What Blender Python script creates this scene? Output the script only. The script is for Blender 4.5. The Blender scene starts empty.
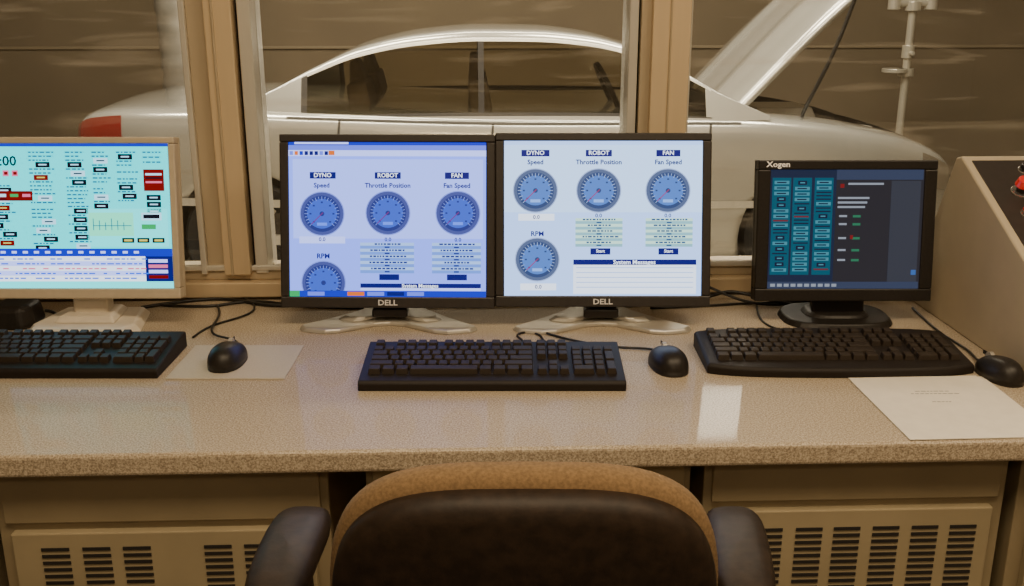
import bpy, bmesh, math, random
from mathutils import Vector, Matrix
random.seed(7)
PSI = math.radians(2.1); CS, SN = math.cos(PSI), math.sin(PSI)
def W(x, y):           # the furniture on the desk is laid out square to the operator, 2 deg off the wall
    return (x*CS + y*SN - 0.066, -x*SN + y*CS)
DZ = 0.75
# ------------------------------------------------------------------ materials
def mat(name, col, rough=0.5, metal=0.0, noise=0.0, nscale=30, coat=0.0, emis=None, estr=0, spec=None, bump=0.0, col2=None, stretch=None):
    m = bpy.data.materials.new(name); m.use_nodes = True
    nt = m.node_tree; b = nt.nodes['Principled BSDF']
    b.inputs['Base Color'].default_value = (*col, 1); b.inputs['Roughness'].default_value = rough
    b.inputs['Metallic'].default_value = metal
    if coat: b.inputs['Coat Weight'].default_value = coat; b.inputs['Coat Roughness'].default_value = 0.06
    if spec is not None: b.inputs['Specular IOR Level'].default_value = spec
    if emis: b.inputs['Emission Color'].default_value = (*emis, 1); b.inputs['Emission Strength'].default_value = estr
    if noise or bump:
        tc = nt.nodes.new('ShaderNodeTexCoord'); n = nt.nodes.new('ShaderNodeTexNoise')
        n.inputs['Scale'].default_value = nscale; n.inputs['Detail'].default_value = 5
        if stretch:
            mp = nt.nodes.new('ShaderNodeMapping'); mp.inputs['Scale'].default_value = stretch
            nt.links.new(tc.outputs['Object'], mp.inputs['Vector']); nt.links.new(mp.outputs['Vector'], n.inputs['Vector'])
        else: nt.links.new(tc.outputs['Object'], n.inputs['Vector'])
        if noise:
            r = nt.nodes.new('ShaderNodeValToRGB')
            c2 = col2 or tuple(min(1, c*(1+noise)) for c in col); c1 = tuple(c*(1-noise) for c in col)
            r.color_ramp.elements[0].color = (*c1, 1); r.color_ramp.elements[1].color = (*c2, 1)
            r.color_ramp.elements[0].position = .35; r.color_ramp.elements[1].position = .65
            nt.links.new(n.outputs['Fac'], r.inputs['Fac']); nt.links.new(r.outputs['Color'], b.inputs['Base Color'])
        if bump:
            bp = nt.nodes.new('ShaderNodeBump'); bp.inputs['Strength'].default_value = bump; bp.inputs['Distance'].default_value = .002
            nt.links.new(n.outputs['Fac'], bp.inputs['Height']); nt.links.new(bp.outputs['Normal'], b.inputs['Normal'])
    return m
def emat(name, col, s=1.0):
    m = bpy.data.materials.new(name); m.use_nodes = True
    b = m.node_tree.nodes['Principled BSDF']
    b.inputs['Base Color'].default_value = (.01, .01, .01, 1); b.inputs['Roughness'].default_value = .3
    b.inputs['Specular IOR Level'].default_value = .3
    b.inputs['Emission Color'].default_value = (*col, 1); b.inputs['Emission Strength'].default_value = s
    return m
def glassmat(name, tint, painted_glare=0.0):
    m = bpy.data.materials.new(name); m.use_nodes = True; nt = m.node_tree
    for n in list(nt.nodes): nt.nodes.remove(n)
    o = nt.nodes.new('ShaderNodeOutputMaterial'); t = nt.nodes.new('ShaderNodeBsdfTransparent'); g = nt.nodes.new('ShaderNodeBsdfGlossy')
    t.inputs['Color'].default_value = (*tint, 1); g.inputs['Roughness'].default_value = .02
    mx = nt.nodes.new('ShaderNodeMixShader'); f = nt.nodes.new('ShaderNodeFresnel'); f.inputs['IOR'].default_value = 1.5
    nt.links.new(f.outputs[0], mx.inputs[0]); nt.links.new(t.outputs[0], mx.inputs[1]); nt.links.new(g.outputs[0], mx.inputs[2])
    if painted_glare:   # curved light reflections on the pane, painted in as pale noise streaks
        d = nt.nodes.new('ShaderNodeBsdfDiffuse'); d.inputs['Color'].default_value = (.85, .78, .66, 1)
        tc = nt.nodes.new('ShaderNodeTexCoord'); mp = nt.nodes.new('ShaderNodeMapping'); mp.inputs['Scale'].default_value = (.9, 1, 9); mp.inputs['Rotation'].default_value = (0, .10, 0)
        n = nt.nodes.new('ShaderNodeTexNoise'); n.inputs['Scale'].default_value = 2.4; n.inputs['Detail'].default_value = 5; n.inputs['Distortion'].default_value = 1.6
        r = nt.nodes.new('ShaderNodeMapRange'); r.inputs[1].default_value = .54; r.inputs[2].default_value = .74; r.inputs[3].default_value = painted_glare*.4; r.inputs[4].default_value = painted_glare*4.2
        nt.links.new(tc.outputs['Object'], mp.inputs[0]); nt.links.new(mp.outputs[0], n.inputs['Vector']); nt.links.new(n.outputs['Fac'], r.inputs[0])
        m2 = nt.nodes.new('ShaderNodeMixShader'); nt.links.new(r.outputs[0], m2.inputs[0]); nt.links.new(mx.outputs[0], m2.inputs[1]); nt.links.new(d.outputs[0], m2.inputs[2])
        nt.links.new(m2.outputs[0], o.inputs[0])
    else: nt.links.new(mx.outputs[0], o.inputs[0])
    return m

def deskmat():
    m = bpy.data.materials.new('speckled_laminate'); m.use_nodes = True; nt = m.node_tree; b = nt.nodes['Principled BSDF']
    tc = nt.nodes.new('ShaderNodeTexCoord')
    n1 = nt.nodes.new('ShaderNodeTexNoise'); n1.inputs['Scale'].default_value = 400; n1.inputs['Detail'].default_value = 3
    n2 = nt.nodes.new('ShaderNodeTexVoronoi'); n2.inputs['Scale'].default_value = 420
    for n in (n1, n2): nt.links.new(tc.outputs['Object'], n.inputs['Vector'])
    r = nt.nodes.new('ShaderNodeValToRGB'); e = r.color_ramp.elements
    e[0].position = .34; e[0].color = (.255, .20, .14, 1); e[1].position = .66; e[1].color = (.60, .51, .385, 1)
    x = e.new(.5); x.color = (.43, .355, .26, 1)
    nt.links.new(n1.outputs['Fac'], r.inputs['Fac'])
    r2 = nt.nodes.new('ShaderNodeValToRGB'); r2.color_ramp.elements[0].color = (.55, .5, .44, 1); r2.color_ramp.elements[1].color = (1, 1, 1, 1)
    r2.color_ramp.elements[0].position = .1; r2.color_ramp.elements[1].position = .30
    nt.links.new(n2.outputs['Distance'], r2.inputs['Fac'])
    mx = nt.nodes.new('ShaderNodeMix'); mx.data_type = 'RGBA'; mx.blend_type = 'MULTIPLY'; mx.inputs[0].default_value = .7
    nt.links.new(r.outputs['Color'], mx.inputs[6]); nt.links.new(r2.outputs['Color'], mx.inputs[7])
    nt.links.new(mx.outputs[2], b.inputs['Base Color'])
    b.inputs['Roughness'].default_value = .55; b.inputs['Specular IOR Level'].default_value = .2; b.inputs['Coat Weight'].default_value = .16; b.inputs['Coat Roughness'].default_value = .05
    return m
M_desk = deskmat()
M_cab = mat('beige_cabinet_paint', (.34, .28, .175), .5, noise=.05, nscale=12)
M_cab2 = mat('beige_cabinet_frame', (.29, .235, .145), .5, noise=.05, nscale=12)
M_dark = mat('dark_gap', (.015, .012, .01), .8)
M_gold = mat('bronze_aluminium', (.70, .55, .35), .38, .15, noise=.03, nscale=6, stretch=(6, 6, .3))
M_gold2 = mat('bronze_aluminium_dark', (.50, .41, .28), .42, .15, noise=.03, nscale=6, stretch=(6, 6, .3))
M_silv = mat('brushed_aluminium', (.76, .73, .65), .3, .4, noise=.04, nscale=10, stretch=(6, 6, .3))
M_wall = mat('warm_wall_paint', (.38, .31, .22), .8, noise=.05, nscale=2)
M_floor = mat('grey_carpet', (.10, .085, .07), .95, noise=.25, nscale=90)
M_ceil = mat('ceiling_tile', (.6, .56, .5), .9, noise=.05, nscale=20)
M_cwall = mat('test_cell_wall', (.165, .128, .080), .8, noise=.12, nscale=1.1)
M_cfloor = mat('test_cell_concrete', (.25, .22, .17), .6, noise=.2, nscale=3)
M_blk = mat('black_plastic', (.018, .015, .013), .42, noise=.15, nscale=200, spec=.35)
M_bez = mat('monitor_black_bezel', (.026, .021, .018), .45, noise=.1, nscale=100)
M_key = mat('keycap_black', (.028, .020, .014), .55, noise=.1, nscale=300, spec=.25)
M_keyb = mat('keyboard_body', (.014, .010, .008), .55, noise=.1, nscale=200, spec=.25)
M_beige = mat('beige_plastic', (.58, .49, .36), .45, noise=.03, nscale=60)
M_white = mat('offwhite_plastic', (.72, .65, .54), .4, noise=.03, nscale=60)
M_silp = mat('silver_plastic', (.52, .49, .43), .32, .4, noise=.05, nscale=50)
M_pad = mat('mouse_pad_cloth', (.50, .45, .37), .7, noise=.05, nscale=300)
M_paper = mat('paper', (.78, .73, .63), .7, noise=.03, nscale=40)
M_ink = mat('printed_ink', (.25, .23, .2), .8)
M_leather = mat('dark_leather', (.022, .013, .008), .55, noise=.3, nscale=60, bump=.3, spec=.35)
M_tan = mat('tan_fabric', (.20, .125, .058), .9, noise=.2, nscale=260, bump=.3)
M_chr = mat('chrome', (.8, .78, .74), .15, .9)
M_pipe = mat('plated_steel_pipe', (.66, .62, .52), .28, .45)
M_con = mat('console_beige_paint', (.50, .42, .295), .45, noise=.04, nscale=15)
M_conp = mat('console_black_panel', (.03, .022, .018), .45, noise=.1, nscale=80)
M_red = mat('red_button_plastic', (.65, .02, .015), .25, coat=.5, emis=(.8, .02, .01), estr=.15)
M_cable = mat('cable_rubber', (.012, .011, .010), .45)
M_paint = mat('silver_car_paint', (.62, .61, .56), .22, .5, noise=.02, nscale=4, coat=1.0)
M_rub = mat('tyre_rubber', (.02, .02, .02), .8, noise=.1, nscale=80)
M_engine = mat('engine_dark', (.03, .028, .025), .5, .3, noise=.3, nscale=10)
M_tail = mat('red_tail_lamp', (.22, .010, .008), .12, coat=1, emis=(.7, .02, .015), estr=.03)
M_tail2 = mat('red_tail_lamp_bright', (.40, .02, .012), .12, coat=1, emis=(.9, .05, .02), estr=.15)
M_seat = mat('car_seat_cloth', (.15, .115, .075), .8, noise=.1, nscale=40)
M_cglass = glassmat('car_window_glass', (.70, .67, .58))
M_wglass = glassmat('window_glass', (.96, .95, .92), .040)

# ------------------------------------------------------------------ mesh builder
class MB:
    def __init__(s): s.v = []; s.f = []; s.m = []; s.mats = []
    def mi(s, m):
        if m not in s.mats: s.mats.append(m)
        return s.mats.index(m)
    def add(s, verts, faces, m):
        o = len(s.v); s.v += [tuple(v) for v in verts]; k = s.mi(m)
        for f in faces: s.f.append([i+o for i in f]); s.m.append(k)
    def box(s, a, b, m, taper=0):
        x0, y0, z0 = a; x1, y1, z1 = b; t = taper
        s.add([(x0, y0, z0), (x1, y0, z0), (x1, y1, z0), (x0, y1, z0), (x0+t, y0+t, z1), (x1-t, y0+t, z1), (x1-t, y1-t, z1), (x0+t, y1-t, z1)],
              [(3, 2, 1, 0), (4, 5, 6, 7), (0, 1, 5, 4), (1, 2, 6, 5), (2, 3, 7, 6), (3, 0, 4, 7)], m)
    def prism(s, pts, h0, h1, m, axis='z', scale_top=1.0):
        n = len(pts); vs = []
        cx = sum(p[0] for p in pts)/n; cy = sum(p[1] for p in pts)/n
        for h, k in ((h0, 1), (h1, scale_top)):
            for p in pts:
                a, b = cx+(p[0]-cx)*k, cy+(p[1]-cy)*k
                vs.append((a, b, h) if axis == 'z' else ((h, a, b) if axis == 'x' else (a, h, b)))
        s.add(vs, [list(range(n))[::-1], list(range(n, 2*n))] + [(i, (i+1) % n, n+(i+1) % n, n+i) for i in range(n)], m)
    def cyl(s, c, r, h, m, axis='z', n=24, r2=None):
        r2 = r if r2 is None else r2; vs = []
        for k, rr in ((0, r), (h, r2)):
            for i in range(n):
                a = 2*math.pi*i/n; p, q = rr*math.cos(a), rr*math.sin(a)
                vs.append((c[0]+p, c[1]+q, c[2]+k) if axis == 'z' else ((c[0]+k, c[1]+p, c[2]+q) if axis == 'x' else (c[0]+p, c[1]+k, c[2]+q)))
        s.add(vs, [list(range(n))[::-1], list(range(n, 2*n))] + [(i, (i+1) % n, n+(i+1) % n, n+i) for i in range(n)], m)
    def xform(s, M, start=0):
        for i in range(start, len(s.v)): s.v[i] = tuple(M @ Vector(s.v[i]))
    def obj(s, name, parent=None, bevel=0, seg=2, smooth=False, fixn=True, sub=0):
        me = bpy.data.meshes.new(name); me.from_pydata(s.v, [], s.f)
        for m in s.mats: me.materials.append(m)
        for p, k in zip(me.polygons, s.m): p.material_index = k; p.use_smooth = smooth
        if fixn:
            bm = bmesh.new(); bm.from_mesh(me); bmesh.ops.recalc_face_normals(bm, faces=bm.faces); bm.to_mesh(me); bm.free()
        me.update(); o = bpy.data.objects.new(name, me); bpy.context.collection.objects.link(o)
        if parent: o.parent = parent
        if bevel:
            b = o.modifiers.new('bevel', 'BEVEL'); b.width = bevel; b.segments = seg; b.limit_method = 'ANGLE'; b.angle_limit = .6
        if sub:
            b = o.modifiers.new('sub', 'SUBSURF'); b.levels = sub; b.render_levels = sub
        return o
def empty(name, loc=(0, 0, 0), rz=0):
    e = bpy.data.objects.new(name, None); bpy.context.collection.objects.link(e); e.location = loc; e.rotation_euler = (0, 0, rz)
    e.empty_display_size = .05; return e
def cable(name, pts, r=.0025, m=None, parent=None):
    cu = bpy.data.curves.new(name, 'CURVE'); cu.dimensions = '3D'; cu.bevel_depth = r; cu.bevel_resolution = 3
    sp = cu.splines.new('NURBS'); sp.points.add(len(pts)-1)
    for p, q in zip(sp.points, pts): p.co = (*q, 1)
    sp.use_endpoint_u = True; sp.order_u = 4; sp.resolution_u = 8
    cu.materials.append(m or M_cable)
    o = bpy.data.objects.new(name, cu); bpy.context.collection.objects.link(o)
    if parent: o.parent = parent
    return o
_tc = {}
def text_geo(t, off=.0):
    if (t, off) in _tc: return _tc[(t, off)]
    cu = bpy.data.curves.new('t', 'FONT'); cu.body = t; cu.align_x = 'CENTER'; cu.align_y = 'CENTER'; cu.size = 1; cu.resolution_u = 2; cu.offset = off
    o = bpy.data.objects.new('t', cu); bpy.context.collection.objects.link(o); bpy.context.view_layer.update()
    dg = bpy.context.evaluated_depsgraph_get(); me = bpy.data.meshes.new_from_object(o.evaluated_get(dg))
    r = ([tuple(v.co) for v in me.vertices], [list(p.vertices) for p in me.polygons])
    bpy.data.objects.remove(o); bpy.data.meshes.remove(me); _tc[(t, off)] = r; return r

# ------------------------------------------------------------------ control room shell
b = MB(); b.box((-3.2, -2.4, -.1), (3.2, 2.04, 0), M_floor); b.obj('floor')
b = MB(); b.box((-3.2, -2.4, 2.7), (3.2, 2.04, 2.8), M_ceil); b.obj('ceiling')
b = MB(); b.box((-3.3, -2.4, 0), (-3.2, 2.04, 2.7), M_wall); b.obj('wall_left')
b = MB(); b.box((3.2, -2.4, 0), (3.3, 2.04, 2.7), M_wall); b.obj('wall_right')
b = MB(); b.box((-3.2, -2.5, 0), (3.2, -2.4, 2.7), M_wall); b.obj('wall_back')
b = MB(); b.box((-3.3, 2.04, -.28), (3.3, 2.14, .752), M_wall); b.box((-3.3, 2.04, 2.25), (3.3, 2.14, 3.9), M_wall); b.obj('wall_window')
win = empty('window_1', (0, 0, 0))
b = MB()
b.box((-3.2, 2.022, .7525), (3.2, 2.15, .785), M_gold); b.box((-3.2, 2.045, .785), (3.2, 2.13, .806), M_gold2)
b.box((-3.2, 2.038, .806), (3.2, 2.048, .818), M_silv)
b.box((-3.2, 2.03, 2.2), (3.2, 2.15, 2.25), M_gold)
b.obj('frame_rail', win, .003)
def post(name, segs):
    b = MB()
    for x0, x1, y0, m in segs: b.box((x0, y0, .80), (x1, 2.14, 2.2), m)
    b.obj(name, win, .0025)
post('mullion_1', [(-.640, -.628, 2.035, M_silv), (-.628, -.588, 2.045, M_gold2), (-.590, -.536, 2.026, M_gold), (-.536, -.528, 2.06, M_dark), (-.528, -.502, 2.04, M_silv), (-.576, -.570, 2.022, M_gold2)])
post('mullion_2', [(.242, .260, 2.04, M_silv), (.260, .266, 2.06, M_dark), (.266, .288, 2.045, M_gold2), (.286, .362, 2.026, M_gold), (.362, .368, 2.04, M_silv), (.320, .324, 2.022, M_gold2)])
post('mullion_3', [(1.62, 1.72, 2.026, M_gold)]); post('mullion_4', [(-1.9, -1.8, 2.026, M_gold)])
b = MB()
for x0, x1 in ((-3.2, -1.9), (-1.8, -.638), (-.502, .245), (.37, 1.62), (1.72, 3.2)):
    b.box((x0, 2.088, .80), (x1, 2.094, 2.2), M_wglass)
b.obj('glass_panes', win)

# ------------------------------------------------------------------ test cell shell
b = MB(); b.box((-6, 2.14, -.38), (6, 9.2, -.28), M_cfloor); b.obj('floor_test_cell')
b = MB(); b.box((-6, 9.2, -.28), (6, 9.3, 3.9), M_cwall); b.obj('wall_test_cell_back')
b = MB(); b.box((-6.1, 2.14, -.28), (-6, 9.2, 3.9), M_cwall); b.obj('wall_test_cell_left')
b = MB(); b.box((6, 2.14, -.28), (6.1, 9.2, 3.9), M_cwall); b.obj('wall_test_cell_right')
b = MB(); b.box((-6, 2.14, 3.9), (6, 9.2, 4.0), M_cwall); b.obj('ceiling_test_cell')
b = MB(); b.box((-6, 9.18, .90), (6, 9.2, .925), mat('cell_rail', (.24, .19, .12), .6)); b.obj('trim_1', bevel=.004)

# ------------------------------------------------------------------ desk and the cabinets that carry it
b = MB(); b.box((-1.75, 1.281, .716), (1.75, 2.02, .75), M_desk); b.obj('control_desk', None, .006, 3)
def cabinet(x0, x1, ztop, vx, vz):
    e = empty('storage_cabinet'); b = MB()
    b.box((x0, 1.325, .05), (x1, 1.98, .7155), M_cab2)
    b.box((x0+.012, 1.318, ztop+.012), (x1-.012, 1.325, .708), M_cab2)
    b.box((x0+.022, 1.310, .08), (x1-.022, 1.325, ztop), M_cab)
    b.box((x0+.01, 1.36, 0), (x1-.01, 1.95, .05), M_dark)
    b.obj('carcass', e, .002)
    b = MB()
    for x in vx:
        for k in range(28):
            z = vz-.011*k; b.box((x, 1.3085, z-.0050), (x+.040, 1.3102, z), M_dark)
    b.obj('vent_slots', e)
cabinet(-1.6, -.785, .613, [-1.5, -1.44, -1.38, -1.1, -1.04, -.98], .590)
cabinet(-.765, -.285, .613, [-.702, -.643, -.585, -.468, -.410], .590)
cabinet(.266, .722, .628, [.345, .405, .462, .521, .580, .638], .600)
cabinet(.742, 1.6, .628, [.84, .90, .96, 1.2, 1.26, 1.32], .600)
b = MB(); b.box((-.230, 1.322, .60), (.245, 1.90, .7155), M_cab2); b.box((-.220, 1.315, .61), (.235, 1.322, .706), M_cab); b.box((-.05, 1.300, .650), (.05, 1.315, .662), M_silv); b.obj('desk_drawer', None, .002)

# ------------------------------------------------------------------ screens
class Screen:
    def __init__(s, px, W_, H_, z0):
        s.px = px; s.W = W_; s.H = H_; s.z0 = z0; s.b = MB()
    def P(s, u, v, lay):
        u0, v0, u1, v1 = s.px
        return ((u-u0)/(u1-u0)*s.W-s.W/2, -.0003*lay, s.z0+s.H-(v-v0)/(v1-v0)*s.H)
    def rect(s, u0, v0, u1, v1, m, lay=1):
        a, _, c, d = s.px
        u0 = max(u0, a); u1 = min(u1, c); v0 = max(v0, _); v1 = min(v1, d)
        if u1 <= u0 or v1 <= v0: return
        s.b.add([s.P(u0, v0, lay), s.P(u0, v1, lay), s.P(u1, v1, lay), s.P(u1, v0, lay)], [(0, 1, 2, 3)], m)
    def disc(s, u, v, r, m, lay=2, n=36):
        vb = s.px[3]; pts = []
        for i in range(n):
            a = 2*math.pi*i/n; vv = min(v-r*math.sin(a), vb-.3); pts.append(s.P(u+r*math.cos(a), vv, lay))
        s.b.add(pts, [list(range(n))], m)
    def text(s, t, u, v, h, m, lay=6, off=.018):
        vs, fs = text_geo(t, off); k = h*1.4
        s.b.add([s.P(u+x*k, v-y*k, lay) for x, y, z in vs], fs, m)
    def gauge(s, u, v, M, r=21.5):
        s.disc(u, v, r+1, M['edge'], 2); s.disc(u, v, r, M['ring'], 3); s.disc(u, v, r-3.2, M['ring2'], 4); s.disc(u, v, r-6.5, M['face'], 5)
        for i in range(25):
            a = math.radians(-45+270*i/24); r0, r1 = (r-6.2, r-4) if i % 2 else (r-7.6, r-4)
            if v-r1*math.sin(a) > s.px[3]-1: continue
            ca, sa = math.cos(a), math.sin(a); w = .28
            q = [(r0*ca-w*sa, r0*sa+w*ca), (r1*ca-w*sa, r1*sa+w*ca), (r1*ca+w*sa, r1*sa-w*ca), (r0*ca+w*sa, r0*sa-w*ca)]
            s.b.add([s.P(u+x, v-y, 6) for x, y in q], [(0, 1, 2, 3)], M['tick'])
        for i in range(0, 25, 4):
            a = math.radians(-45+270*i/24); rr = r-10
            if v-rr*math.sin(a) < s.px[3]-2: s.rect(u+rr*math.cos(a)-1, v-rr*math.sin(a)-.8, u+rr*math.cos(a)+1, v-rr*math.sin(a)+.8, M['ring2'], 6)
        s.disc(u, v, 2.4, M['ring2'], 6, 16)
        if v+r < s.px[3]:
            q = [(-11, -10.4), (-10.4, -11), (1.4, .8), (.8, 1.4)]
            s.b.add([s.P(u+x, v-y, 7) for x, y in q], [(0, 1, 2, 3)], M['needle'])
            s.rect(u-5, v+9, u+5, v+12, M['lcd'], 6)
    def done(s, parent): return s.b.obj('display', parent, fixn=False)

SAT = 1.35
def E(n, r, g, bb, s=1.0, sat=None):
    c = [(k/255)**2.2 for k in (r, g, bb)]; L = .3*c[0]+.55*c[1]+.15*c[2]
    c = [max(0.0, L+(k-L)*(sat or SAT)) for k in c]
    return emat(n, tuple(c), s)
S = 2.0
navy = E('px_navy', 34, 36, 112, 1.1); white = E('px_white', 228, 238, 255, S); blackpx = E('px_black', 12, 14, 26, S)
G3 = dict(edge=E('px_gedge', 140, 155, 190, S), ring=E('px_gring', 74, 84, 110, S), ring2=E('px_gring2', 52, 64, 96, 1.8), face=E('px_gface', 80, 106, 164, S), tick=E('px_tick', 140, 156, 190, S), needle=E('px_needle', 120, 60, 90, S), lcd=E('px_lcd', 130, 158, 215, S))
G2 = dict(edge=E('px_gedge2', 112, 124, 195, S), ring=E('px_gring3', 64, 70, 118, S), ring2=E('px_gring4', 46, 52, 102, 1.8), face=E('px_gface2', 66, 84, 165, S), tick=E('px_tick2', 112, 126, 190, S), needle=E('px_needle2', 95, 50, 100, S), lcd=E('px_lcd2', 100, 122, 215, S))
def table(sc, u0, v0, u1, v1, cols, ink):
    n = 10; h = (v1-v0)/n
    for i in range(n):
        sc.rect(u0, v0+i*h, u1, v0+(i+1)*h, cols[i % 2], 2)
        w = random.uniform(.45, .75)*(u1-u0)
        if i % 2 == 0:
            x = (u0+u1-w)/2
            while x < (u0+u1+w)/2: l = random.uniform(1.5, 4); sc.rect(x, v0+i*h+h*.2, x+l, v0+i*h+h*.75, ink, 3); x += l+1
        else: sc.rect((u0+u1)/2-2.5, v0+i*h+h*.25, (u0+u1)/2+2.5, v0+i*h+h*.75, ink, 3)

def computer_monitor(u_screen, loc, tilt, H, zb, fill, rz=-PSI, foot='dell', Wd=.405, mb=M_bez, logo=None, side=.017, top=.015, bot=.021):
    e = empty('computer_monitor', loc, rz)
    head = empty('head', (0, 0, zb)); head.parent = e; head.rotation_euler = (-tilt, 0, 0)
    b = MB(); hw = Wd/2
    b.box((-hw, 0, 0), (hw, .022, bot), mb); b.box((-hw, 0, H-top), (hw, .022, H), mb)
    b.box((-hw, 0, bot), (-hw+side, .022, H-top), mb); b.box((hw-side, 0, bot), (hw, .022, H-top), mb)
    b.box((-hw, .022, 0), (hw, .034, H), mb)
    b.add([(-hw*.92, .034, .02), (hw*.92, .034, .02), (hw*.92, .034, H-.02), (-hw*.92, .034, H-.02), (-hw*.6, .062, .06), (hw*.6, .062, .06), (hw*.6, .062, H-.06), (-hw*.6, .062, H-.06)],
          [(0, 1, 5, 4), (1, 2, 6, 5), (2, 3, 7, 6), (3, 0, 4, 7), (4, 5, 6, 7), (0, 1, 2, 3)], mb)
    b.obj('housing', head, .0025)
    sc = Screen(u_screen, Wd-2*side, H-top-bot, bot)
    fill(sc)
    d = sc.done(head); d.location = (0, .0035, 0)
    if logo:
        vs, fs = text_geo(logo[0], .02); k = logo[1]; bb = MB()
        bb.add([(logo[2]+x*k*1.15, -.0006, logo[3]+y*k) for x, y, z in vs], fs, logo[4]); bb.obj('logo', head, fixn=False)
    b = MB()
    if foot == 'dell':
        out = [(-.172, -.072), (-.160, -.092), (-.118, -.104), (-.090, -.098), (-.03, -.058), (0, -.052), (.03, -.058), (.090, -.098), (.118, -.104), (.160, -.092), (.172, -.072), (.115, -.020), (.070, .03), (.045, .075), (-.045, .075), (-.070, .03), (-.115, -.020)]
        out = [(x, y+.072) for x, y in out]
        b.prism(out, 0.0, .009, M_silp, scale_top=.96)
        b.prism([(x*.6, .085+(y-.085)*.6) for x, y in out], .009, .018, M_silp, scale_top=.85)
        b.obj('foot', e, .003)
        b = MB()
        b.prism([(-.034, .022), (.034, .022), (.028, .105), (-.028, .105)], .016, .034, mb)
        b.add([(-.03, .055, .02), (.03, .055, .02), (.026, .105, .02), (-.026, .105, .02), (-.028, .050, .16), (.028, .050, .16), (.026, .082, .16), (-.026, .082, .16)],
              [(0, 1, 5, 4), (1, 2, 6, 5), (2, 3, 7, 6), (3, 0, 4, 7), (4, 5, 6, 7), (0, 1, 2, 3)], mb)
        b.obj('neck', e, .004)
    elif foot == 'beige':
        b.prism([(-.098, -.045), (.088, -.045), (.108, -.01), (.085, .11), (-.085, .11), (-.108, -.01)], 0, .016, M_white, scale_top=.88)
        b.prism([(-.06, -.01), (.06, -.01), (.05, .09), (-.05, .09)], .016, .028, M_white, scale_top=.8)
        b.obj('foot', e, .004)
        b = MB(); b.prism([(-.034, .025), (.034, .025), (.03, .07), (-.03, .07)], .02, .16, M_white, scale_top=.9); b.obj('neck', e, .006)
    else:
        n = 32; out = [(.108*math.copysign(abs(math.cos(a))**.7, math.cos(a)), .040+.078*math.copysign(abs(math.sin(a))**.7, math.sin(a))) for a in [2*math.pi*i/n for i in range(n)]]
        b.prism(out, 0, .012, M_blk, scale_top=.93); b.prism([(x*.6, .045+(y-.045)*.6) for x, y in out], .012, .02, M_blk, scale_top=.85); b.obj('foot', e, .003)
        b = MB(); b.prism([(-.052, .022), (.052, .022), (.040, .075), (-.040, .075)], .016, .14, M_blk, scale_top=.9); b.obj('neck', e, .005)
    return e

bg3 = E('px_bg3', 176, 202, 250, S); bg3b = E('px_bg3b', 190, 216, 252, S)
def fill3(sc):
    sc.rect(504, 141, 701, 300, bg3, 0); sc.rect(504, 146, 701, 214, bg3b, 1)
    for t, u, w in (('DYNO', 535, 14), ('ROBOT', 598, 13), ('FAN', 667, 12)):
        sc.rect(u-w, 151, u+w, 157.6, navy, 2); sc.text(t, u, 154.2, 4.3, white)
    for t, u in (('Speed', 535), ('Throttle Position', 598), ('Fan Speed', 667)): sc.text(t, u, 163.5, 4.7, navy, off=.028)
    for u, v in ((535, 192), (598, 192), (667, 192), (537, 262)): sc.gauge(u, v, G3)
    for u, v in ((536, 219), (538, 290)): sc.rect(u-18, v-3.5, u+18, v+3.5, white, 2); sc.text('0.0', u, v, 4, navy)
    sc.text('0.0', 598, 217.5, 4, navy); sc.text('0.0', 667, 217.5, 4, navy); sc.text('RPM', 537, 236, 5, navy, off=.028)
    c = (E('px_t1', 186, 216, 206, S), E('px_t2', 130, 166, 176, S)); ink = E('px_tink', 50, 70, 104, S)
    table(sc, 575, 220, 622, 249, c, ink); table(sc, 645, 220, 692, 249, c, ink)
    for u in (600, 668): sc.rect(u-10, 250.5, u+10, 257, navy, 3); sc.text('Start', u, 253.5, 3.2, white)
    sc.rect(573, 262, 696, 267.5, navy, 2); sc.text('System Messages', 634, 264.8, 4.4, white)
    sc.rect(573, 267.5, 696, 297, white, 2)
    for i in range(5): sc.rect(576, 270+i*5, 693, 270.6+i*5, G3['lcd'], 3)
bg2 = E('px_bg2', 134, 152, 246, S); bg2b = E('px_bg2b', 158, 174, 252, S); bar2 = E('px_bar2', 36, 54, 170, 1.6); tb = E('px_tb', 100, 112, 205, S)
orange = E('px_orange', 180, 105, 75, S); green = E('px_green', 60, 140, 90, S); lilac = E('px_lil', 180, 192, 255, S)
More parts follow.
